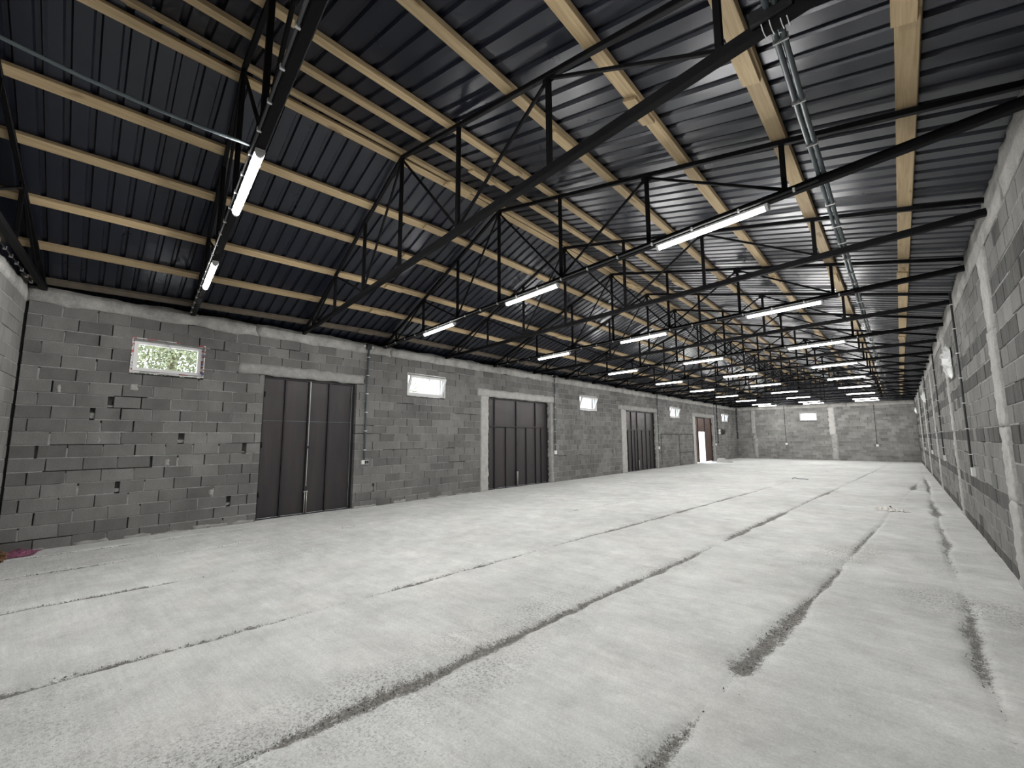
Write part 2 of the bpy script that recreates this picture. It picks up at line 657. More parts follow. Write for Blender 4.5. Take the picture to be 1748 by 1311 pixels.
    for i in range(n):
        a, b = length * i / n, length * (i + 1) / n
        ragged_slab('bond_beam', a, b + 0.003, zblocks - 0.01, ztop, -0.012, 0.10, M['beam'], root, 0.09, beam['edge'], 0.007, seed * 50 + i)
    return root, mat


# ---- doors and windows of the left wall: (y0, y1)
DOORS = [(3.41, 5.48), (10.03, 13.36), (19.46, 22.92), (28.95, 32.6)]
WINS = [(1.27, 2.34), (6.94, 8.25), (15.42, 16.75), (24.9, 26.3), (34.65, 36.1)]
DH = 2.95
left_open = [(a, b, -0.3, DH) for a, b in DOORS] + [(a, b, 2.775, 3.385) for a, b in WINS]
left_solid = [(2.92, 5.68, DH, 3.15), (9.56, 13.75, DH, 3.16), (18.7, 23.2, DH, 3.16), (28.45, 32.9, DH, 3.2),
              (9.70, 10.03, -0.3, DH), (13.36, 13.52, -0.3, DH), (18.97, 19.46, -0.3, DH), (22.92, 23.06, -0.3, DH), (28.5, 28.95, -0.3, DH), (32.6, 32.8, -0.3, DH), (-0.1, 0.03, -0.3, 3.75)]
left_holes = [(1.08, 2.28, 0.075), (0.87, 2.08, 0.06), (2.08, 1.68, 0.09), (3.12, 1.47, 0.075), (1.27, 0.84, 0.06), (2.91, 0.47, 0.07),
              (6.02, 0.47, 0.05), (15.2, 1.3, 0.07), (18.1, 1.1, 0.08), (1.68, 1.29, 0.035), (0.30, 1.45, 0.03)]

# floor first -------------------------------------------------------
STRIPS = [  # x at y=0, drift per metre, list of (y, half width, strength)
    (0.50, 0.02, [(-2, .04, 1), (2.8, .035, 1), (3.6, .015, .5), (39, .012, .4)]),
    (1.68, 0.055, [(-2, .045, 1), (1.15, .045, 1), (1.3, .015, .3), (1.6, .03, .9), (2.6, .03, .9), (3.2, .012, .4), (4.5, .02, .8), (6.4, .015, .6), (9, .018, .7), (13.5, .02, .7), (16, .01, .3), (39, .01, .3)]),
    (3.22, 0.10, [(-2, .065, 1), (.9, .055, 1), (1.7, .03, .8), (2.6, .01, .2), (7.5, .012, .3), (8.0, .025, .9), (10.5, .025, .9), (12, .01, .4), (39, .01, .4)]),
    (5.32, 0.066, [(-2, .05, 1), (.9, .05, 1), (1.5, .035, .8), (2.4, .012, .35), (2.9, .05, 1), (4.2, .045, 1), (5.4, .02, .7), (7, .045, 1), (12, .05, 1), (15.5, .04, .8), (20, .02, .5), (39, .02, .4)]),
    (7.08, 0.06, [(-2, .06, 1), (1.0, .045, .8), (1.3, .075, 1), (3.4, .085, 1), (5, .06, 1), (6.4, .05, .9), (7.4, .02, .5), (8.2, .06, 1), (11, .06, 1), (12.5, .025, .6), (16, .06, .9), (19, .02, .5), (24, .04, .8), (39, .02, .4)]),
    (8.58, 0.073, [(-2, .02, .4), (2.0, .07, 1), (2.6, .06, .9), (2.9, .02, .3), (3.45, .02, .4), (3.6, .085, 1), (5.2, .08, 1), (5.8, .04, .9), (6.6, .06, .9), (7.3, .02, .5), (9.0, .05, .9), (10.5, .03, .7), (12, .02, .3), (18.5, .02, .3), (19.0, .09, 1), (20.2, .09, 1), (21, .02, .3), (39, .02, .3)]),
    (10.06, 0.014, [(-2, .02, .3), (4.2, .02, .3), (4.6, .05, .85), (5.6, .065, .9), (6.4, .04, .6), (6.9, .01, .2), (8.6, .03, .6), (9.6, .08, .9), (11, .04, .7), (12.5, .02, .5), (13.2, .09, 1), (15.5, .06, .7), (17, .02, .3), (19, .07, 1), (23, .06, .9), (25, .02, .3), (39, .02, .3)]),
]


def vnoise(x, y, seed):
    r = np.random.default_rng(seed)
    tab = r.random((256, 256))
    xi, yi = np.floor(x).astype(int), np.floor(y).astype(int)
    fx, fy = x - xi, y - yi
    fx, fy = fx * fx * (3 - 2 * fx), fy * fy * (3 - 2 * fy)
    g = lambda a, b: tab[a & 255, b & 255]
    return (g(xi, yi) * (1 - fx) + g(xi + 1, yi) * fx) * (1 - fy) + (g(xi, yi + 1) * (1 - fx) + g(xi + 1, yi + 1) * fx) * fy


def groove_mask(X, Y):
    mask = np.zeros_like(X)
    for i, (x0, s, prof) in enumerate(STRIPS):
        ys, ws, ss = zip(*prof)
        w = np.interp(Y, ys, ws)
        st = np.interp(Y, ys, ss)
        w = 0.55 * w * (0.45 + 1.1 * vnoise(Y * 3.1, Y * 0 + i * 7.3, 5))
        cx = x0 + s * Y + 0.05 * (vnoise(Y * 0.8, Y * 0 + i * 3.7, 9) - 0.5) + 0.03 * (vnoise(Y * 4, Y * 0 + i * 1.7, 10) - 0.5)
        d = np.abs(X - cx) / np.maximum(w, 1e-4)
        mask = np.maximum(mask, np.clip(1.25 - d * 0.5, 0, 1) * st)
    return mask


def gravel_mask(X, Y):
    g = groove_mask(X, Y)
    wide = np.zeros_like(X)
    for i, (x0, s, prof) in enumerate(STRIPS[3:]):
        cx = x0 + s * Y
        wide = np.maximum(wide, np.exp(-((X - cx) / 0.35) ** 2) * (0.3 + 0.7 * vnoise(X * 1.1 + 30, Y * 1.1 + i * 5, 21)))
    blobs = np.clip((vnoise(X * 0.7 + 11, Y * 0.7 + 3, 31) - 0.55) * 3, 0, 1) * np.exp(-np.maximum(Y - 6, 0) / 4)
    near_right = np.clip((X - 9.2) / 0.8, 0, 1) * np.exp(-((Y - 6.3) / 0.5) ** 2)
    return np.clip(0.8 * wide * np.clip((vnoise(X * 1.7 + 5, Y * 1.7, 77) - 0.42) * 3, 0, 1) + 0.5 * blobs + 0.8 * near_right, 0, 1)


ys = [-2.6]
while ys[-1] < YFAR + 0.4:
    ys.append(ys[-1] + max(0.035, min(0.16, 0.012 * abs(ys[-1]) + 0.02)))
ys = np.array(ys)
xs = np.arange(-0.25, W + 0.28, 0.03)
X, Y = np.meshgrid(xs, ys)
gm = groove_mask(X, Y)
Zf = -0.026 * np.clip(gm * 1.2, 0, 1) * (0.5 + vnoise(X * 14, Y * 14, 41)) + 0.008 * (vnoise(X * 1.3, Y * 1.3, 42) - 0.5) + 0.003 * (vnoise(X * 9, Y * 9, 43) - 0.5)
Zf -= Zf.max()
ny, nx = X.shape
idx = np.arange(ny * nx).reshape(ny, nx)
faces = np.stack([idx[:-1, :-1], idx[:-1, 1:], idx[1:, 1:], idx[1:, :-1]], -1).reshape(-1, 4)
me = bpy.data.meshes.new('floor')
me.vertices.add(ny * nx)
me.vertices.foreach_set('co', np.stack([X, Y, Zf], -1).ravel())
me.loops.add(faces.size)
me.loops.foreach_set('vertex_index', faces.ravel())
me.polygons.add(len(faces))
me.polygons.foreach_set('loop_start', np.arange(0, faces.size, 4))
me.polygons.foreach_set('loop_total', np.full(len(faces), 4))
me.update()
for nm, arr in (('groove', gm), ('gravel', gravel_mask(X, Y))):
    a = me.attributes.new(nm, 'FLOAT', 'POINT')
    a.data.foreach_set('value', arr.ravel().astype(np.float32))
me.shade_smooth()
me.materials.append(M['floor'])
floor = tag(link('floor', me), 'bare pale concrete floor with long dark open joints', 'floor', kind='structure')

# crumbs lying in and beside the joints
mb = MB()
oct_f = [(0, 1, 4), (1, 2, 4), (2, 3, 4), (3, 0, 4), (1, 0, 5), (2, 1, 5), (3, 2, 5), (0, 3, 5)]
cnt = 0
while cnt < 4200:
    n = 4000
    py = rng.random(n) ** 1.5 * 14 + 0.3
    px = rng.random(n) * W
    g = groove_mask(px, py) * 0.5 + gravel_mask(px, py) * 0.25
    keep = rng.random(n) < g
    for x, y in zip(px[keep], py[keep]):
        s = 0.002 + 0.006 * rng.random() ** 3
        a, b, c = s * (.6 + rng.random() * .8), s * (.6 + rng.random() * .8), s * (.5 + rng.random() * .4)
        t_ = rng.random() * 3
        ca, sa = math.cos(t_), math.sin(t_)
        zz = -0.014
        P = [(x + a * ca, y + a * sa, zz), (x - b * sa, y + b * ca, zz), (x - a * ca, y - a * sa, zz), (x + b * sa, y - b * ca, zz), (x, y, zz + c + .006), (x, y, zz - c)]
        mb.add(P, oct_f)
        cnt += 1
o = mb.build('crumbs', M['rubble'], floor)
o['kind'] = 'stuff'

# ------------------------------------------------------------------ walls
pick_left = lambda u, k, r: 'block'


def pick_right(u, k, r):
    y = YFAR - u
    dark = {4, 8, 12, 14} if y > 7.3 else {8, 10, 12, 13, 15, 16}
    if k == 0: return 'block_dark'
    if k in dark: return 'block_dark' if r.random() < 0.93 else 'block'
    return 'block_light' if r.random() < 0.96 else 'block_dark'


pick_far = lambda u, k, r: 'block_far'

wall_left, ML = build_wall('wall_left', (0, 0, 0), (0, 1, 0), YFAR, 3.995, left_open, left_solid, left_holes,
                           'long grey cinder block wall with four steel doors and five small windows', 295,
                           dict(pick=pick_left, fill=0.55), dict(len=3.1, edge=0.02), 3)
wall_right, MR = build_wall('wall_right', (W, YFAR, 0), (0, -1, 0), YFAR + 2.4, 4.145, [],
                            [(YFAR - 7.55, YFAR - 7.0, -0.3, 3.8), (YFAR - 13.6, YFAR - 13.3, -0.3, 3.8), (YFAR - 19.85, YFAR - 19.5, -0.3, 3.8), (YFAR - 26.1, YFAR - 25.7, -0.3, 3.8), (YFAR - 32.3, YFAR - 31.9, -0.3, 3.8)],
                            [], 'windowless block wall beside the camera with pale plaster posts and dark ribbed courses', 295,
                            dict(pick=pick_right, fill=0.5), dict(len=4.1, edge=0.009), 5, 3.78)
wall_far, MF = build_wall('wall_far', (0, YFAR, 0), (1, 0, 0), W, 4.0, [(4.33, 5.36, 2.83, 3.45)],
                          [(1.03, 1.36, 1.9, 3.75), (6.03, 6.42, 1.76, 3.75)], [],
                          'grey block end wall at the far end with one small window', 0, dict(pick=pick_far, fill=0.8), dict(len=3.5, edge=0.015), 8)
nlen = (W + 0.2) * math.hypot(1, SKN)
nu = Vector((-1, -SKN, 0)).normalized()
wall_near, MN = build_wall('wall_near', Vector((0, 0, 0)) - nu * nlen, nu, nlen, 3.97, [], [], [],
                           'block end wall behind the camera, its corner showing at the left edge', 70, dict(pick=lambda u, k, r: 'block_light', fill=0.5, shift=0.1), dict(len=2.7, edge=0.03), 13)

MB().box(nlen - 0.05, nlen + 0.35, 0.12, 0.3, -0.3, 3.95).box(nlen + 0.1, nlen + 0.35, -0.3, 0.3, -0.3, 3.95).build('corner_light_seal', M['core'], wall_near)  # unseen boxes added to seal the near left corner against light leaks
# gables above the two end walls
for nm, org, sk, yo, s, lab in (('wall_gable_near', (0, 0), SKN, -0.10, -1, 'dark sheet-clad gable above the wall behind the camera'), ('wall_gable_far', (0, YFAR), 0, 0.10, 1, 'dark sheet-clad gable above the far end wall')):
    mb = MB()
    P = [(-0.2, 3.9), (W + 0.2, 3.9), (W + 0.2, 4.2), (APX, 5.85), (-0.2, 4.12)]
    vs = [(x, org[1] + yo + sk * x, z) for x, z in P] + [(x, org[1] + yo + sk * x + 0.05 * s, z) for x, z in P]
    n = len(P)
    fs = [tuple(range(n)), tuple(range(2 * n - 1, n - 1, -1))] + [(i, (i + 1) % n, n + (i + 1) % n, n + i) for i in range(n)]
    tag(mb.add(vs, fs).build(nm, M['sheet']), lab, 'gable', kind='structure')

# added eaves board sealing outside light from the gap between left wall and roof
tag(MB().box(-0.42, -0.38, -0.4, YFAR + 0.3, 3.6, 4.12).box(-0.42, -0.2, -0.4, YFAR + 0.3, 3.58, 3.62).build('eaves_light_seal_1', M['steel']), 'added eaves board sealing out light behind the top of the door wall', 'eaves_light_seal', kind='structure')

tag(MB().box(W + 0.27, W + 0.31, -2.6, YFAR + 0.3, 3.6, 4.13).box(W + 0.05, W + 0.31, -2.6, YFAR + 0.3, 3.58, 3.62).build('eaves_light_seal_2', M['steel']), 'added eaves board sealing out light behind the top of the right wall', 'eaves_light_seal', kind='structure')  # added to stop sky light leaking in over the right wall
# lintels and plastered jambs of the left wall
for i, (a, b, c, d) in enumerate(left_solid[:-1]):
    if c >= DH - 0.01:
        ragged_slab('lintel', a, b, c, d + 0.02, -0.008, 0.2, M['plaster_grey'] if i == 0 else M['plaster'] if i == 1 else M['plaster_grey'], wall_left, 0.07, 0.015, 0.004, 70 + i)
    else:
        o = ragged_slab('plastered_jamb', a, b, c + 0.3 - 0.02, d + 0.02, -0.012, 0.2, M['plaster'] if b - a > 0.25 else M['plaster_grey'], wall_left, 0.06, 0.012, 0.004, 90 + i)
# pale mortar lumps in the open putlog holes
for i, (u, z, w) in enumerate(left_holes[:8]):
    k = math.floor((z - Z0) / CH)
    zb = Z0 + CH * k + 0.012
    hgt = (0.03, 0.10, 0.06, 0.02, 0.06, 0.05, 0.1, 0.03)[i]
    ragged_slab('mortar_lump', u - w / 2 - .008, u + w / 2 + .008, zb, zb + hgt, 0.03, 0.1, M['plaster_grey'], wall_left, 0.02, 0.006, 0.004, 120 + i)
for i, (u, z, w, h) in enumerate([(0.46, 2.42, .05, .13), (1.35, 2.52, .10, .12), (0.98, 1.62, .05, .12), (1.9, 1.22, .08, .12), (2.62, 0.62, .07, .14)]):
    ragged_slab('mortar_smear', u - w / 2, u + w / 2, z - h / 2, z + h / 2, -0.004, 0.02, M['plaster_grey'], wall_left, 0.025, 0.008, 0.003, 140 + i)
# mortar that ran onto the floor along the foot of the door wall
x = 0.1
i = 0
for a, b in [(0.0, 3.38), (5.5, 9.7)]:
    u = a
    while u < b - 0.3:
        w = random.uniform(0.35, 0.8)
        ragged_slab('wall_foot_mortar', u, min(u + w, b), -0.03, random.uniform(0.015, 0.06), -0.012, 0.03, M['plaster_grey'], wall_left, 0.05, 0.015, 0.006, 160 + i, True)
        u += w + random.uniform(0, 0.5)
        i += 1
# plaster post patches on the right and far walls
for i, (y0, y1) in enumerate([(7.02, 7.5), (13.3, 13.6), (19.5, 19.85), (25.7, 26.1), (31.9, 32.3)]):
    u0, u1 = YFAR - y1, YFAR - y0
    z = -0.03
    q = 0
    while z < 3.75:
        h = (0.95, 0.8, 1.1, 0.93)[q % 4]
        ragged_slab('plaster_post', u0 + random.uniform(-.03, .03), u1 + random.uniform(-.03, .03), z, min(z + h + 0.01, 3.8), -0.022, 0.1, M['plaster'], wall_right, 0.06, 0.014, 0.006, 200 + i * 9 + q, z < 0)
        z += h
        q += 1
for i, (a, b, c, d) in enumerate([(1.03, 1.36, 1.9, 3.75), (6.03, 6.42, 1.76, 3.75)]):
    ragged_slab('plaster_post', a, b, c, d, -0.02, 0.1, M['plaster'] if i else M['plaster_grey'], wall_far, 0.09, 0.02, 0.006, 260 + i)
for i, (a, b) in enumerate([(1.1, 1.42), (6.1, 6.5)]):
    ragged_slab('plaster_patch', a, b, 0.0, 1.85, -0.006, 0.02, M['plaster_grey'], wall_far, 0.12, 0.02, 0.004, 270 + i)
# dark grime lines on the door wall where a rack stood
for i, (a, b, c, d) in enumerate([(23.44, 28.5, 1.78, 1.85), (26.05, 26.2, 0.0, 1.78), (28.42, 28.5, 0.4, 1.78), (23.44, 23.55, 0.2, 1.78), (26.2, 28.4, 0.72, 0.78)]):
    ragged_slab('soot_mark', a, b, c, d, -0.006, 0.01, mat_plain('soot', (0.035, 0.035, 0.033), 0.95, var=(9, (0.12, 0.12, 0.115))) if i == 0 else bpy.data.materials['soot'], wall_left, 0.08, 0.02, 0.001, 300 + i)

# ------------------------------------------------------------------ roof: sheets, purlins, trusses
ceiling = tag(empty('ceiling'), 'dark trapezoidal sheet roof with two slopes meeting at an off-centre ridge', 'roof', kind='structure')
PITCHR, NR = 0.207, 5


def sheet_mesh(name, xa, za, xb, zb):
    """trapezoidal sheet seen from below: wide pans with raised grooves; profile along y, ribs along the slope (askew)"""
    prof = []
    for k in range(NR):
        y = k * PITCHR
        prof += [(y, 0.0), (y + 0.135, 0.0), (y + 0.152, 0.032), (y + 0.190, 0.032)]
    prof.append((NR * PITCHR, 0.0))
    prof.append((NR * PITCHR + 0.03, -0.0015))
    vs = []
    nseg = 4
    for s in range(nseg + 1):
        f = s / nseg
        x, z = xa + (xb - xa) * f, za + (zb - za) * f
        for y, h in prof:
            vs.append((x, y + SKR * x, z + h))
    n = len(prof)
    fs = []
    for s in range(nseg):
        for i in range(n - 1):
            fs.append((s * n + i, s * n + i + 1, (s + 1) * n + i + 1, (s + 1) * n + i))
    return MB().add(vs, fs).mesh(name, M['sheet'])


ZS = APZ + 0.04 + 0.052    # sheet underside at the ridge
sm_l = sheet_mesh('roof_sheet', -0.45, ZS - SL * (APX + 0.45), APX + 0.02, ZS + 0.007)
sm_r = sheet_mesh('roof_sheet', APX - 0.02, ZS + 0.005, W + 0.35, ZS - SR * (W + 0.35 - APX))
y = -2.9
while y < YFAR + 1.6:
    for me_, sgn in ((sm_l, 1), (sm_r, -1)):
        o = link('roof_sheet', me_, ceiling, (0, y, 0))
        o.rotation_euler = (random.uniform(-.003, .003), random.uniform(-.0006, .0006), 0)
    y += PITCHR * NR
MB().add([(-.6, -3.2, ZS + .05 - SL * (APX + .6)), (APX, -3.2, ZS + .06), (W + .5, -3.2, ZS + .05 - SR * (W + .5 - APX)), (-.6, 40.6, ZS + .05 - SL * (APX + .6)), (APX, 40.6, ZS + .06), (W + .5, 40.6, ZS + .05 - SR * (W + .5 - APX))], [(0, 1, 4, 3), (1, 2, 5, 4)]).build('roof_light_seal', M['black_box'], ceiling)  # hidden plane added to stop sky light leaking between the sheets
# ridge cap
mb = MB()
mb.add([(APX - .22, -2.9, ZS + .06 - SL * .22), (APX, -2.9, ZS + .075), (APX + .22, -2.9, ZS + .06 - SR * .22), (APX - .22, 40, ZS + .06 - SL * .22), (APX, 40, ZS + .075), (APX + .22, 40, ZS + .06 - SR * .22)], [(0, 1, 4, 3), (1, 2, 5, 4)])
mb.build('ridge_cap', M['sheet'], ceiling)

# purlins: x, side
PUR = [('left', 0.40), ('left', 1.22), ('left', 2.09), ('left', 3.0), ('left', 3.79), ('ridge', 4.68), ('ridge', 4.80), ('right', 5.46), ('right', 6.07), ('right', 7.16), ('right', 8.18), ('right', 9.15), ('right', 10.07)]
PLAB = {0.40: 'shade-darkened timber purlin lowest on the left slope, just above the door wall', 1.22: 'pale timber purlin second up from the door wall', 2.09: 'pale timber purlin third up from the door wall',
        3.0: 'pale timber purlin fourth up from the door wall', 3.79: 'pale timber purlin fifth up from the door wall, next below the ridge', 4.68: 'ridge timber on the door wall side of the doubled ridge',
        4.80: 'ridge timber on the right side of the doubled ridge', 5.46: 'pale timber purlin first below the ridge on the right slope', 6.07: 'pale timber purlin second below the ridge on the right slope',
        7.16: 'pale timber purlin third below the ridge on the right slope', 8.18: 'pale timber purlin fourth below the ridge on the right slope',
        9.15: 'pale timber purlin fifth below the ridge on the right slope', 10.07: 'pale timber purlin nearest the right wall'}


def zpur(x):   # underside of the purlins
    return APZ + 0.035 - (SL * (APX - x) if x < APX else SR * (x - APX))


for side, x in PUR:
    root = empty('purlin', (x, 0, zpur(x)), 0, PLAB[x], 'beam', 'timber purlins under the roof sheets')
    slope = math.atan(SL) if x < APX else -math.atan(SR)
    cut = 5.62 - 0.21 * x
    cuts = [-0.17 * x - 0.02]
    while cut < YFAR - 1.0:
        cuts.append(cut)
        cut += 6.15
    cuts.append(YFAR)
    drift = 0.06 if side == 'left' else (0.03 if side == 'ridge' or x < 6.5 else 0.0)
    wdt = 0.14 if side != 'ridge' else 0.11
    updir = (-math.sin(slope), 0, math.cos(slope))
    for i, (a, b) in enumerate(zip(cuts[:-1], cuts[1:])):
        dx = -drift * (b - a) if i == 0 else 0.0
        dz = (SL if x < APX else -SR) * dx
        up = Vector(updir)
        off = up * 0.026
        mb = MB().bar(Vector((dx, a, dz)) + off, Vector((0, b - 0.004, 0)) + off, wdt * random.uniform(.94, 1.05), 0.05, updir, 0.003)
        mb.build('timber', M['wood'] if x > 0.5 else M['wood_shaded'], root)
        if b < YFAR - 0.1:
            ln = random.uniform(0.36, 0.5)
            off2 = up * (-0.013)
            MB().bar(Vector((0.012 * (1 if x < APX else -1), b - ln * .8, 0)) + off2, Vector((0.012 * (1 if x < APX else -1), b + ln * .2, 0)) + off2, wdt * 0.95, 0.026, updir, 0.002).build('splice_cleat', M['wood'] if x > 0.5 else M['wood_shaded'], root)

# trusses
ZB = 3.965      # bottom chord centre
def ztop(x):
    return APZ - (SL * (APX - x) if x < APX else SR * (x - APX))
def P(x, z):
    return (x, SK * x, z)


def make_truss():
    root = empty('roof_truss')
    MB().bar(P(0.02, ZB), P(W + 0.06, ZB), 0.075, 0.075, (0, 0, 1), 0.008).build('bottom_chord', M['steel'], root)
    MB().bar(P(0.02, ztop(0.02) + 0.01), P(APX, ztop(APX)), 0.05, 0.05, (0, 0, 1), 0.005).build('top_chord', M['steel'], root)
    MB().bar(P(APX, ztop(APX)), P(W + 0.06, ztop(W + 0.06)), 0.05, 0.05, (0, 0, 1), 0.005).build('top_chord', M['steel'], root)
    posts = (0.68, 2.04, 3.42, 4.74, 6.22, 7.69, 9.17)
    for x in posts:
        w = 0.045 if x > 1 else 0.035
        MB().bar(P(x, ZB + 0.035), P(x, ztop(x) - 0.02), w, w, (1, 0, 0), 0.004).build('web_post', M['steel'], root)
    dg = [(4.74, 't', 6.22, 'b'), (6.22, 'b', 7.69, 't'), (7.69, 't', 9.17, 'b'), (4.74, 't', 3.42, 'b'), (3.42, 'b', 2.04, 't'), (2.04, 't', 0.68, 'b')]
    for xa, ta, xb, tb in dg:
        za = ztop(xa) - 0.03 if ta == 't' else ZB + 0.04
        zb = ztop(xb) - 0.03 if tb == 't' else ZB + 0.04
        MB().bar(P(xa, za), P(xb, zb), 0.028, 0.028, (0, 1, 0), 0.003).build('diagonal', M['steel'], root)
    for x in (4.74, 7.69, 2.04):
        z = ztop(x)
        MB().bar(P(x - 0.07, z - 0.045), P(x + 0.07, z - 0.045), 0.008, 0.09).build('gusset', M['steel'], root)
    return root


ORD = ['first', 'second', 'third', 'fourth', 'fifth', 'sixth', 'seventh', 'eighth', 'ninth', 'tenth', 'eleventh', 'twelfth', 'thirteenth', 'fourteenth', 'fifteenth', 'sixteenth', 'seventeenth', 'eighteenth', 'nineteenth']
TRUSS_Y = [0.17] + [2.1 + 2.05 * k for k in range(17)] + [36.75]
LAMP_T = [i for i in range(len(TRUSS_Y)) if i % 2 == 1] + [18]
proto = make_truss()
for i, ty in enumerate(TRUSS_Y):
    o = proto if i == 0 else copy_tree(proto)
    o.location = (0, ty, 0)
    what = 'hugging the near end wall' if i == 0 else ('carrying three tube lights' if i in LAMP_T else 'without lamps')
    tag(o, f'black steel roof truss, {ORD[i]} from the near end, {what}', 'truss', 'steel roof trusses')

# ------------------------------------------------------------------ tube lights
LX = [(2.09, 3.33, 'door-wall side row'), (4.95, 6.16, 'middle row'), (7.8, 9.02, 'right-hand row')]
ANG = math.atan(SK)


def make_lamp():
    L = 1.24
    root = empty('tube_light')
    hw = [(-0.034, 0.0), (0.034, 0.0), (0.037, -0.022), (-0.037, -0.022)]
    vs = [(-L / 2, a, b) for a, b in hw] + [(L / 2, a, b) for a, b in hw]
    MB().add(vs, [(0, 1, 2, 3), (7, 6, 5, 4), (0, 4, 5, 1), (1, 5, 6, 2), (2, 6, 7, 3), (3, 7, 4, 0)]).build('housing', M['lamp_body'], root)
    n = 5
    ring = [(0.033 * math.cos(a), -0.022 - 0.042 * math.sin(a)) for a in [math.pi * k / n for k in range(n + 1)]]
    vs = [(-L / 2 + .03, a, b) for a, b in ring] + [(L / 2 - .03, a, b) for a, b in ring]
    k = n + 1
    fs = [(i, i + 1, k + i + 1, k + i) for i in range(n)]
    MB().add(vs, fs).build('diffuser', M['lamp'], root)
    for s in (-1, 1):
        ring2 = [(0.036 * math.cos(a), -0.018 - 0.049 * math.sin(a)) for a in [math.pi * q / n for q in range(n + 1)]]
        x0, x1 = s * L / 2, s * (L / 2 - 0.03)
        vs = [(x0, a, b) for a, b in ring2] + [(x1, a, b) for a, b in ring2]
        MB().add(vs, fs[:n] + [tuple(range(k)), tuple(range(2 * k - 1, k - 1, -1))]).build('end_cap', M['lamp_body'], root)
    for x in (-0.4, 0.0, 0.4):
        MB().box(x - .008, x + .008, -0.040, 0.040, -0.026, 0.002).build('spring_clip', M['clip'], root)
    return root


lamp0 = make_lamp()
first = True
for j, ti in enumerate(LAMP_T):
    for xa, xb, rowname in LX:
        o = lamp0 if first else copy_tree(lamp0)
        first = False
        xm = (xa + xb) / 2
        o.location = (xm, TRUSS_Y[ti] + SK * xm, ZB - 0.0375)
        o.rotation_euler = (0, 0, ANG)
        tag(o, f'lit white LED tube light, {rowname}, {ORD[j]} from the near end', 'tube light', 'LED tube lights under the trusses')

# ------------------------------------------------------------------ conduits on the trusses
for j, ti in enumerate(LAMP_T):
    ty = TRUSS_Y[ti]
    root = empty('conduit', (0, ty, 0), 0, f'thin dark conduit clipped along the {ORD[j]} lit truss', 'conduit', 'conduits on the lit trusses')
    off = -0.05
    MB().tube([(0.05, SK * 0.05 + off, ZB - 0.018), (9.45, SK * 9.45 + off, ZB - 0.018)], 0.011, 8).build('pipe', M['conduit_dark'], root, True)
    if j < 4:
        x = 0.25
        while x < 9.4:
            MB().box(x - .009, x + .009, SK * x + off - 0.014, SK * x - 0.034, ZB - 0.035, ZB - 0.002).build('clip', M['clip'], root)
            x += 0.36 if j == 0 else 0.5
# long pair of conduits along the building on the bottom chords
root = empty('long_conduit_pair', (9.45, 0, ZB + 0.056), 0, 'pair of slate grey conduits running the length of the hall near the right wall', 'conduit')
for dx in (0, 0.04):
    pts = []
    for i in range(1, len(TRUSS_Y)):
        ya = TRUSS_Y[i] + SK * 9.45
        if i > 1:
            pts.append((dx, ya - 1.02, -0.035 + 0.02 * random.random()))
        pts.append((dx, ya, 0.0))
    MB().tube(pts, 0.0175, 8).build('pipe', M['conduit'], root, True)
y = 1.0
while y < 20:
    zz = np.interp(y, [p[1] for p in pts], [p[2] for p in pts])
    MB().box(-0.022, 0.062, y - .006, y + .006, zz - 0.023, zz + 0.021).build('clip', M['clip'], root)
    y += 0.62
# sagging conduit from the near wall to the first lit truss
root = empty('sagging_conduit', (0, 0, 0), 0, 'grey conduit crossing from the near end wall to the first lit truss', 'conduit')
MB().tube([(6.05, -1.05, 4.06), (6.03, -0.6, 4.03), (6.0, -0.24, 4.0), (5.98, 0.1, 3.99), (5.98, 0.47, 3.99), (6.03, 0.8, 3.98), (6.1, 1.09, 3.965)], 0.013, 8).build('pipe', M['conduit'], root, True)
# wires and cut-off conduit ends at the second truss
root = empty('wire_bundle', (9.45, TRUSS_Y[2] + SK * 9.45, ZB), 0, 'tangle of grey conduit ends and wire ties on the second truss, near the right wall', 'wires')
MB().tube([(-.03, -.05, .09), (-.02, -.01, .10), (.0, .04, .04), (.01, .05, -.03)], 0.012, 7).build('conduit_end', M['conduit'], root, True)
MB().tube([(.07, -.07, .09), (.06, 0, .10), (.05, .05, .03), (.04, .06, -.03)], 0.012, 7).build('conduit_end', M['conduit'], root, True)
for a in (-.04, .0, .05, .08):
    MB().tube([(a, -.042, .04), (a + .004, -.044, -.01), (a + .008, -.042, -.042), (a + .01, .0, -.044), (a + .012, .042, -.035)], 0.003, 5).build('wire_tie', M['clip'], root, True)
MB().box(-0.09, .12, -0.075, -0.04, -0.01, 0.07).build('junction_box', M['black_box'], root)
# conduit along the head of the near end wall
root = empty('wall_conduit', (0, 0, 0), 0, 'dark conduit with white clips along the head of the near end wall', 'conduit')
MB().tube([(0.05, SKN * .05 + 0.05, 4.0), (4.0, SKN * 4 + 0.05, 4.0)], 0.012, 8).build('pipe', M['conduit_dark'], root, True)
for x in np.arange(0.15, 2.6, 0.3):
    MB().box(x - .012, x + .012, SKN * x + 0.03, SKN * x + 0.066, 3.975, 4.016).build('clip', M['clip'], root)

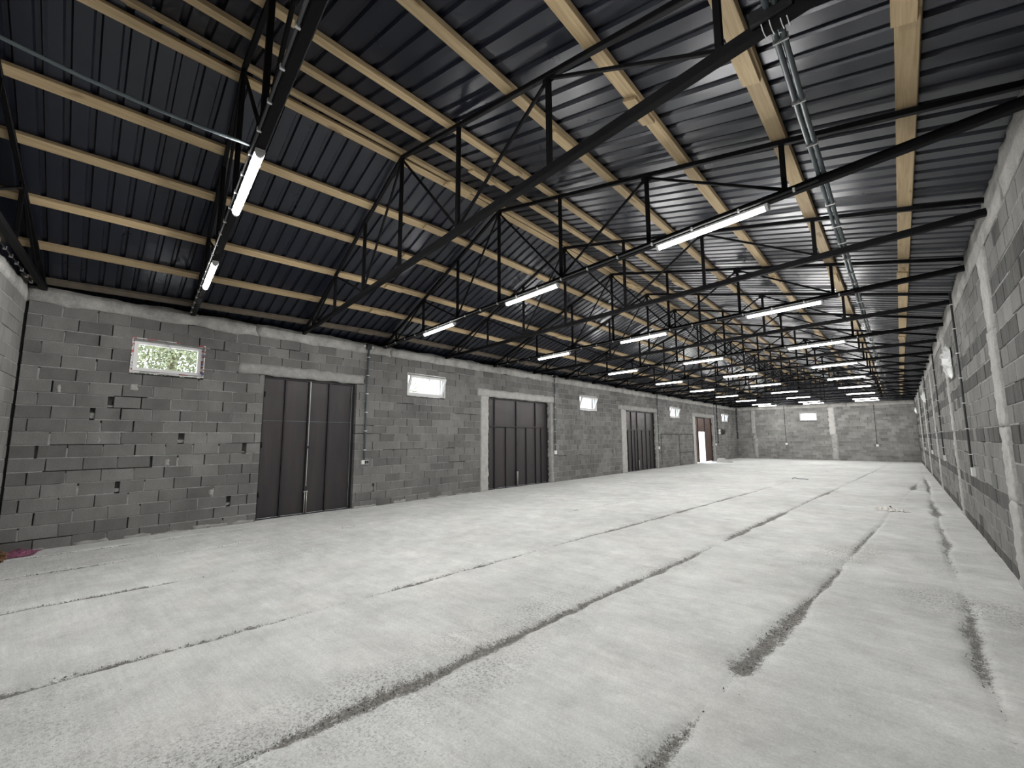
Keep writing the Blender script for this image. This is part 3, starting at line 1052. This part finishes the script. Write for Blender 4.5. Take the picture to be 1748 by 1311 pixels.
# ------------------------------------------------------------------ wall conduits
def drop_conduit(wall_m, u, z0, z1, label, box, clips, mat='conduit_dark', head=False, r=0.014, group='conduits dropping down the walls'):
    root = empty('drop_conduit')
    root.matrix_world = wall_m @ Matrix.Translation((u, 0, 0))
    tag(root, label, 'conduit', group)
    lean = -0.02 * (z1 - z0) / 3
    yo = -max(0.03, r + 0.018)
    MB().tube([(lean, yo, z0), (0, yo, z1)], r, 8).build('pipe', M[mat], root, True)
    n = clips
    for i in range(n):
        f = (i + 0.5) / n
        z = z0 + (z1 - z0) * f
        MB().box(lean * (1 - f) - r - .012, lean * (1 - f) + r + .012, yo - r - .003, -0.006, z - .008, z + .008).build('clip', M['clip'], root)
    if head:
        MB().box(-0.06, 0.06, -0.07, 0.0, z1 - 0.03, z1 + 0.1).build('junction_box', M['black_box'], root)
        for s in (-1, 1):
            MB().box(s * .11 - .02, s * .11 + .02, -0.05, 0.0, z1 + .03, z1 + .06).build('clip', M['clip'], root)
    if box == 'sockets':
        b = MB().box(-0.085, 0.105, -0.048, 0.0, z0 - 0.115, z0 - 0.02).build('socket_box', M['white_box'], root)
        MB().box(-0.005, 0.045, -0.052, -0.047, z0 - 0.105, z0 - 0.03).build('socket', M['black_box'], b)
        MB().box(0.052, 0.100, -0.052, -0.047, z0 - 0.105, z0 - 0.03).build('socket', M['black_box'], b)
    elif box == 'box':
        MB().box(-0.07, 0.07, -0.05, 0.0, z0 - 0.14, z0 + 0.0).build('socket_box', M['white_box'], root)
    return root


TR = Matrix.Translation
drop_conduit(ML, 5.74, 1.13, 3.86, 'grey conduit beside the first steel door, ending in a double socket', 'sockets', 6, 'conduit', True, 0.022)
drop_conduit(ML, 13.62, 1.16, 3.95, 'grey conduit just past the second steel door, ending in a white socket', 'box', 6, 'conduit', True, 0.02)
drop_conduit(ML, 23.11, 1.15, 4.0, 'grey conduit just past the third steel door, ending in a white socket', 'box', 6, 'conduit', False, 0.02)
drop_conduit(ML, 32.86, 1.2, 4.0, 'conduit beside the open door, ending in a small white socket', 'box', 8, 'conduit', False, 0.02)
drop_conduit(ML, 33.38, 1.2, 4.0, 'thick dark conduit running down past the white electric panel', None, 6, 'conduit_dark', False, 0.035)
drop_conduit(ML, 38.38, 1.5, 3.92, 'dark pipe in the far corner beside the end wall', None, 2, 'conduit_dark', False, 0.05)
drop_conduit(MF, 3.36, 1.2, 3.93, 'dark conduit on the far wall to the left of its window', 'box', 3)
drop_conduit(MF, 8.6, 1.12, 3.8, 'dark conduit on the far wall to the right of its window', 'box', 3)
for i, (yy, zz) in enumerate([(10.55, 1.12), (16.8, 1.12), (23.0, 1.12), (29.2, 1.12)]):
    drop_conduit(MR, YFAR - yy, zz, 4.1, f'dark conduit down the right wall ending in a white box, {ORD[i]} from the camera', 'box', 7, 'conduit_dark', False, 0.016)

# electric panel and screen on the door wall
def wall_thing(name, wall_m, u, z, label, cat):
    o = empty(name)
    o.matrix_world = wall_m @ TR((u, -0.006, z))
    return tag(o, label, cat)


t = wall_thing('electric_panel', ML, 33.75, 2.03, 'small white electric panel on the door wall past the open door', 'electric panel')
MB().box(-0.17, 0.17, -0.07, 0.0, -0.17, 0.17).build('cabinet', M['white_box'], t)
MB().box(-0.14, 0.14, -0.08, -0.07, -0.14, 0.14).build('cover', M['white_box'], t)
MB().box(-0.09, 0.09, -0.084, -0.08, -0.03, 0.03).build('breaker_window', M['conduit'], t)
t = wall_thing('control_box', ML, 34.52, 2.03, 'black flat box on the door wall right beside the white electric panel', 'control box')
MB().box(-0.55, 0.55, -0.05, 0.0, -0.17, 0.17).build('cabinet', M['black_box'], t)
MB().box(-0.51, 0.51, -0.06, -0.05, -0.14, 0.14).build('cover', M['black_box'], t)

# ------------------------------------------------------------------ windows
def make_window(n, wall_m, u0, u1, z0, z1, tilt, label, printed):
    root = empty(f'window_{n}')
    root.matrix_world = wall_m @ TR((u0, 0, z0))
    tag(root, label, 'window', kind='structure')
    w, h = u1 - u0, z1 - z0
    fm = M['film'] if printed else M['pvc']
    # plastic-lined reveal
    for (a, b, c, d) in ((0, w, 0, 0.012), (0, w, h - 0.012, h), (0, 0.012, 0.012, h - 0.012), (w - 0.012, w, 0.012, h - 0.012)):
        MB().box(a, b, -0.004, 0.09, c, d).build('reveal_lining', fm if printed else M['pvc'], root)
    f = 0.055
    for (a, b, c, d) in ((0.012, w - 0.012, 0.012, f), (0.012, w - 0.012, h - f, h - 0.012), (0.012, f, f, h - f), (w - f, w - 0.012, f, h - f)):
        MB().box(a, b, 0.085, 0.155, c, d).build('window_frame', fm, root)
    # sash, hung at its foot
    sash = empty('sash')
    sash.parent = root
    sash.location = (0, 0.085, f - 0.012)
    sash.rotation_euler = (tilt, 0, 0)
    s0, s1, sh = f - 0.012, w - f + 0.012, h - 2 * f + 0.024
    q = 0.055
    for (a, b, c, d) in ((s0, s1, 0, q), (s0, s1, sh - q, sh), (s0, s0 + q, q, sh - q), (s1 - q, s1, q, sh - q)):
        MB().box(a, b, -0.02, 0.04, c, d).build('sash_bar', M['pvc'], sash)
    MB().box(s0 + q, s1 - q, 0.006, 0.012, q, sh - q).build('pane', M['glass'], sash)
    hx = (s0 + s1) / 2
    MB().box(hx - .014, hx + .014, -0.05, -0.02, sh - 0.11, sh - 0.012).build('handle', M['pvc'], sash)
    if tilt:
        for xx in (s0 + .02, s1 - .02):
            MB().box(xx - .006, xx + .006, -0.03, 0.0, sh * .55, sh * .55 + .012).build('stay', M['door_bright'], sash)
    return root


WLAB = ['closed white plastic window left of the first steel door, printed film still on its frame', 'tilted-open white window between the first and second steel doors', 'tilted-open white window between the second and third steel doors',
        'tilted-open white window between the third and the open door', 'tilted-open white window past the open door, beside the far corner']
for i, (a, b) in enumerate(WINS):
    make_window(i + 1, ML, a, b, 2.775, 3.385, 0.0 if i == 0 else 0.34, WLAB[i], i == 0)
make_window(6, MF, 4.33, 5.36, 2.83, 3.45, 0.0, 'white window glowing warm in the far end wall', False)

# ------------------------------------------------------------------ doors
def make_door(n, y0, y1, rec, bars, label, style):
    root = empty(f'door_{n}')
    root.matrix_world = ML @ TR((y0, rec, 0))
    tag(root, label, 'door', kind='structure')
    w = y1 - y0
    fr = M['door_frame']
    for (a, b, c, d) in ((0.0, 0.05, 0.0, DH), (w - 0.05, w, 0.0, DH), (0.05, w - 0.05, DH - 0.05, DH)):
        MB().box(a, b, -0.035, 0.05, c, d).build('frame', fr, root)
    if style != 'brown':
        MB().box(0.0, w, -0.045, 0.05, -0.02, 0.018).build('threshold', fr, root)
    seam = 2.01
    sheet = M['door'] if style != 'brown' else M['door_brown']
    xs_ = [0.05] + [b - y0 for b in bars if b > y0 + 0.1 and b < y1 - 0.1] + [w - 0.05]
    for i, (a, b) in enumerate(zip(xs_[:-1], xs_[1:])):
        MB().box(a + .004, b - .004, 0.0, 0.006, seam + .003, DH - 0.05).build('upper_panel', sheet, root)
        if style == 'brown' and i == 1: continue
        MB().box(a + .004, b - .004, 0.0, 0.006, 0.02, seam - .003).build('lower_panel', sheet, root)
    mid = len(xs_) // 2
    for i, x_ in enumerate(xs_[1:-1]):
        top = DH - 0.05
        central = (i + 1 == mid)
        wd = 0.03 if central else 0.016
        if style == 'brown' and i in (0, 1): wd = 0.03
        MB().box(x_ - wd, x_ + wd, -0.035, 0.012, 0.02, top).build('stile', fr, root)
        if central and style == 'plain':
            MB().box(x_ - .006, x_ + .012, -0.044, -0.034, 0.6, top).build('pale_strip', M['door_bright'], root)  # narrow pale strip down the central stile
    if style == 'bars':
        MB().box(0.05, w - 0.05, -0.045, -0.0, seam - 0.02, seam + 0.02).build('cross_rail', M['door_frame'], root)
        for a, b in zip(xs_[:-1], xs_[1:]):
            if b - a > 0.6:
                MB().box((a + b) / 2 - .014, (a + b) / 2 + .014, -0.03, 0.004, 0.02, seam - 0.02).build('stile', fr, root)
    else:
        MB().box(0.05, w - 0.05, -0.012, 0.004, seam - 0.006, seam + 0.006).build('seam_weld', M['conduit'] if style == 'plain' else fr, root)
    if style != 'brown':
        c = xs_[mid]
        for dx in (-0.022, 0.022):
            MB().tube([(c + dx, -0.055, 0.03), (c + dx, -0.055, 0.5)], 0.012, 8).build('drop_bolt', M['door_bright'], root, True)
        MB().box(c - .05, c + .05, -0.06, -0.034, 0.47, 0.49).build('bolt_bracket', M['door_bright'], root)
        MB().box(c - .04, c + .04, -0.06, -0.034, 1.42, 1.47).build('latch', fr, root)
    for z in (0.45, 1.45, 2.5):
        MB().tube([(w - 0.055, -0.045, z), (w - 0.055, -0.045, z + .11)], 0.014, 8).build('hinge', fr, root, True)
        MB().tube([(0.055, -0.045, z), (0.055, -0.045, z + .11)], 0.014, 8).build('hinge', fr, root, True)
    return root


make_door(1, *DOORS[0], 0.13, [3.89, 4.41, 4.86], 'dark steel double door of four tall sheets, nearest the camera', 'plain')
make_door(2, *DOORS[1], 0.17, [10.49, 11.59, 12.65], 'dark steel double door with cross rail, second from the camera', 'bars')
make_door(3, *DOORS[2], 0.17, [20.3, 20.96, 21.96], 'dark steel double door with cross rail, third from the camera', 'bars')
make_door(4, *DOORS[3], 0.17, [29.86, 31.22], 'brown steel door with its middle leaf open to daylight, farthest away', 'brown')

# ------------------------------------------------------------------ loose things
def crumple(name, mat, pts_u, seed, thick=0.002):
    pass


def litter_mesh(nu, nv, fx, mat, seed, thick=0.003):
    """crumpled sheet: fx(u,v,rng)->xyz, solidified by an offset copy"""
    r = np.random.default_rng(seed)
    vs = []
    for i in range(nu):
        for j in range(nv):
            vs.append(Vector(fx(i / (nu - 1), j / (nv - 1), r)))
    fs = [(i * nv + j, (i + 1) * nv + j, (i + 1) * nv + j + 1, i * nv + j + 1) for i in range(nu - 1) for j in range(nv - 1)]
    mb = MB().add(vs, fs)
    me = mb.mesh('film', mat)
    nrm = [v.normal.copy() for v in me.vertices]
    n = len(vs)
    vs2 = vs + [v - q * thick for v, q in zip(vs, nrm)]
    fs2 = fs + [tuple(reversed([n + k for k in f])) for f in fs]
    edge = [i * nv for i in range(nu)] + [(nu - 1) * nv + j for j in range(1, nv)] + [i * nv + nv - 1 for i in range(nu - 2, -1, -1)] + [j for j in range(nv - 2, 0, -1)]
    for a, b in zip(edge, edge[1:] + edge[:1]):
        fs2.append((b, a, n + a, n + b))
    bpy.data.meshes.remove(me)
    return MB().add(vs2, fs2)


# white sacking on the floor
root = empty('crumpled_sack', (9.5, 13.1, 0), 0.1, 'crumpled white sack lying on the floor near the right wall', 'sack')
litter_mesh(18, 10, lambda u, v, r: (-0.27 + 0.4 * u + r.normal() * .012, -0.11 + 0.22 * v + r.normal() * .012 + .05 * math.sin(u * 6), max(0.004, 0.07 * math.sin(math.pi * u) ** .5 * math.sin(math.pi * v) * (0.6 + 0.8 * r.random()))), M['paper'], 3).build('cloth', M['paper'], root)
litter_mesh(12, 8, lambda u, v, r: (0.05 + 0.27 * u + r.normal() * .01, -0.12 + 0.14 * v + r.normal() * .01, max(0.004, 0.05 * math.sin(math.pi * u) * math.sin(math.pi * v) * (0.5 + r.random()))), M['paper'], 4).build('cloth', M['paper'], root)
litter_mesh(8, 8, lambda u, v, r: (-0.02 + 0.08 * u, 0.08 + 0.07 * v, 0.005 + 0.09 * math.sin(math.pi * u) * math.sin(math.pi * v) * (.7 + .4 * r.random())), M['rubble'], 5).build('dark_lump', M['rubble'], root)

# concrete block by the open door
root = empty('loose_block', (0.9, 31.0, 0), 0.25, 'pale loose concrete block lying on the floor beside the open door', 'block')
mb = MB().box(-0.3, 0.3, -0.2, 0.2, 0.0, 0.2)
mb.box(-0.22, 0.18, -0.14, 0.16, 0.2, 0.27)
ob = mb.build('block', M['plaster'], root)
mb2 = MB().box(0.32, 0.62, -0.15, 0.1, 0.0, 0.1)
root2 = empty('loose_brick', (0.9, 31.0, 0), 0.25, 'small pale brick beside the loose concrete block', 'brick')
mb2.build('brick', M['plaster'], root2)
# bent wire on the floor
root = empty('bent_wire', (6.72, 20.4, 0), 0.0, 'short bent dark wire lying on the middle of the floor', 'wire')
MB().tube([(-.25, .1, .012), (-.15, .02, .05), (0, 0, .02), (.15, -.05, .03), (.3, 0, .012)], 0.012, 6).build('strand', M['conduit_dark'], root, True)

# pink plastic and litter in the near left corner
root = empty('pink_plastic_sheet', (0.2, 0.15, 0), 0.0, 'crumpled dark pink plastic in the near left corner', 'litter')
litter_mesh(16, 14, lambda u, v, r: (-0.19 + 0.42 * u + r.normal() * .008, -0.08 + 0.42 * v - 0.12 * u + r.normal() * .008, 0.006 + max(0.0, 0.07 * math.sin(math.pi * u) * math.sin(math.pi * v) * (.3 + 1.0 * r.random()))), M['pink'], 8).build('sheet', M['pink'], root)
root = empty('litter_pile', (0.5, 0.0, 0), 0.0, 'small heap of brown litter against the near end wall', 'litter')
for i in range(9):
    a, b, c = random.uniform(.03, .08), random.uniform(.03, .06), random.uniform(.02, .05)
    o = MB().add([(a, 0, 0), (0, b, 0.01), (-a, 0, 0), (0, -b, 0.01), (0, 0, c), (0, 0, -c * .5)], oct_f).build('scrap', M['litter_brown'], root)
    o.location = (random.uniform(-.1, .25), random.uniform(.05, 0.12), 0.03 + 0.035 * (i // 3) )
    o.rotation_euler = (random.random(), random.random(), random.random() * 3)

# clear plastic film tufts hanging on the right wall
for i, (yy, z0, z1, sc, lab) in enumerate([(12.05, 2.78, 3.42, 1.0, 'large crumpled clear plastic film on the right wall, nearest the camera'),
                                           (23.6, 2.95, 3.38, 0.8, 'crumpled clear plastic film hanging halfway down the right wall'), (36.5, 3.05, 3.38, 0.7, 'small clear plastic film hanging on the right wall near the far corner')]):
    root = empty('hanging_film', (W, yy, z0), 0.0, lab, 'plastic film', 'plastic films on the right wall')
    H = z1 - z0

    def fx(u, v, r, H=H, sc=sc):
        wid = np.interp(v, [0, .35, .6, .74, .9, 1.0], [.03, .07, .17, .26, .10, .03]) * sc
        return (-0.02 - (0.05 + 0.10 * math.sin(math.pi * v)) * sc * (0.25 + r.random()) * math.sin(math.pi * min(1, max(0, u)) * .98 + .02) - 0.0, (u - 0.5) * 2 * wid + 0.25 * sc * (v - .5), H * v + 0.02 * r.normal())
    litter_mesh(12, 14, fx, M['clear_film'], 20 + i, 0.002).build('film', M['clear_film'], root)

# ------------------------------------------------------------------ outside, seen through the windows and the open door
g = MB().box(-60, -0.3, -40, 90, -0.3, -0.06).build('ground', M['ground'])
tag(g, 'pale yard outside the door wall', 'ground', kind='structure')
g = MB().box(-0.3, 40, YFAR + 0.4, 90, -0.3, -0.06).build('ground_far', M['ground'])
tag(g, 'pale ground beyond the far end wall', 'ground', kind='structure')


def tree(loc, rad, h, n, label, seed):
    r = np.random.default_rng(seed)
    root = empty('tree', loc, 0, label, 'tree', 'trees outside the windows')
    MB().tube([(0, 0, -0.1), (0.05, 0.02, h * .5), (0, 0.1, h)], 0.09, 7).build('trunk', M['bark'], root, True)
    mb = MB()
    for _ in range(n):
        d = r.normal(size=3)
        d /= np.linalg.norm(d)
        p = d * rad * r.random() ** 0.4 * np.array([.8, 1.3, .8]) + np.array([0, 0, h])
        a = r.normal(size=3); a /= np.linalg.norm(a)
        b = np.cross(a, d + .01); b /= np.linalg.norm(b) + 1e-6
        s = 0.025 + 0.035 * r.random()
        mb.add([p - a * s, p + b * s * .5, p + a * s, p - b * s * .5], [(0, 1, 2, 3)])
    o = mb.build('leaves', M['leaf'], root)
    o['kind'] = 'stuff'


tree((-4.5, 2.6, 0), 1.5, 3.9, 9000, 'leafy green tree seen through the first window', 1)
tree((-4.5, 10.1, 0), 0.75, 3.35, 900, 'leafy green tree seen through the second window', 2)
tag(MB().box(-5.2, -5.0, 30, 75, -0.1, 3.0).build('yard_wall', M['yard_wall']), 'pale yard wall seen through the open door', 'wall', kind='structure')
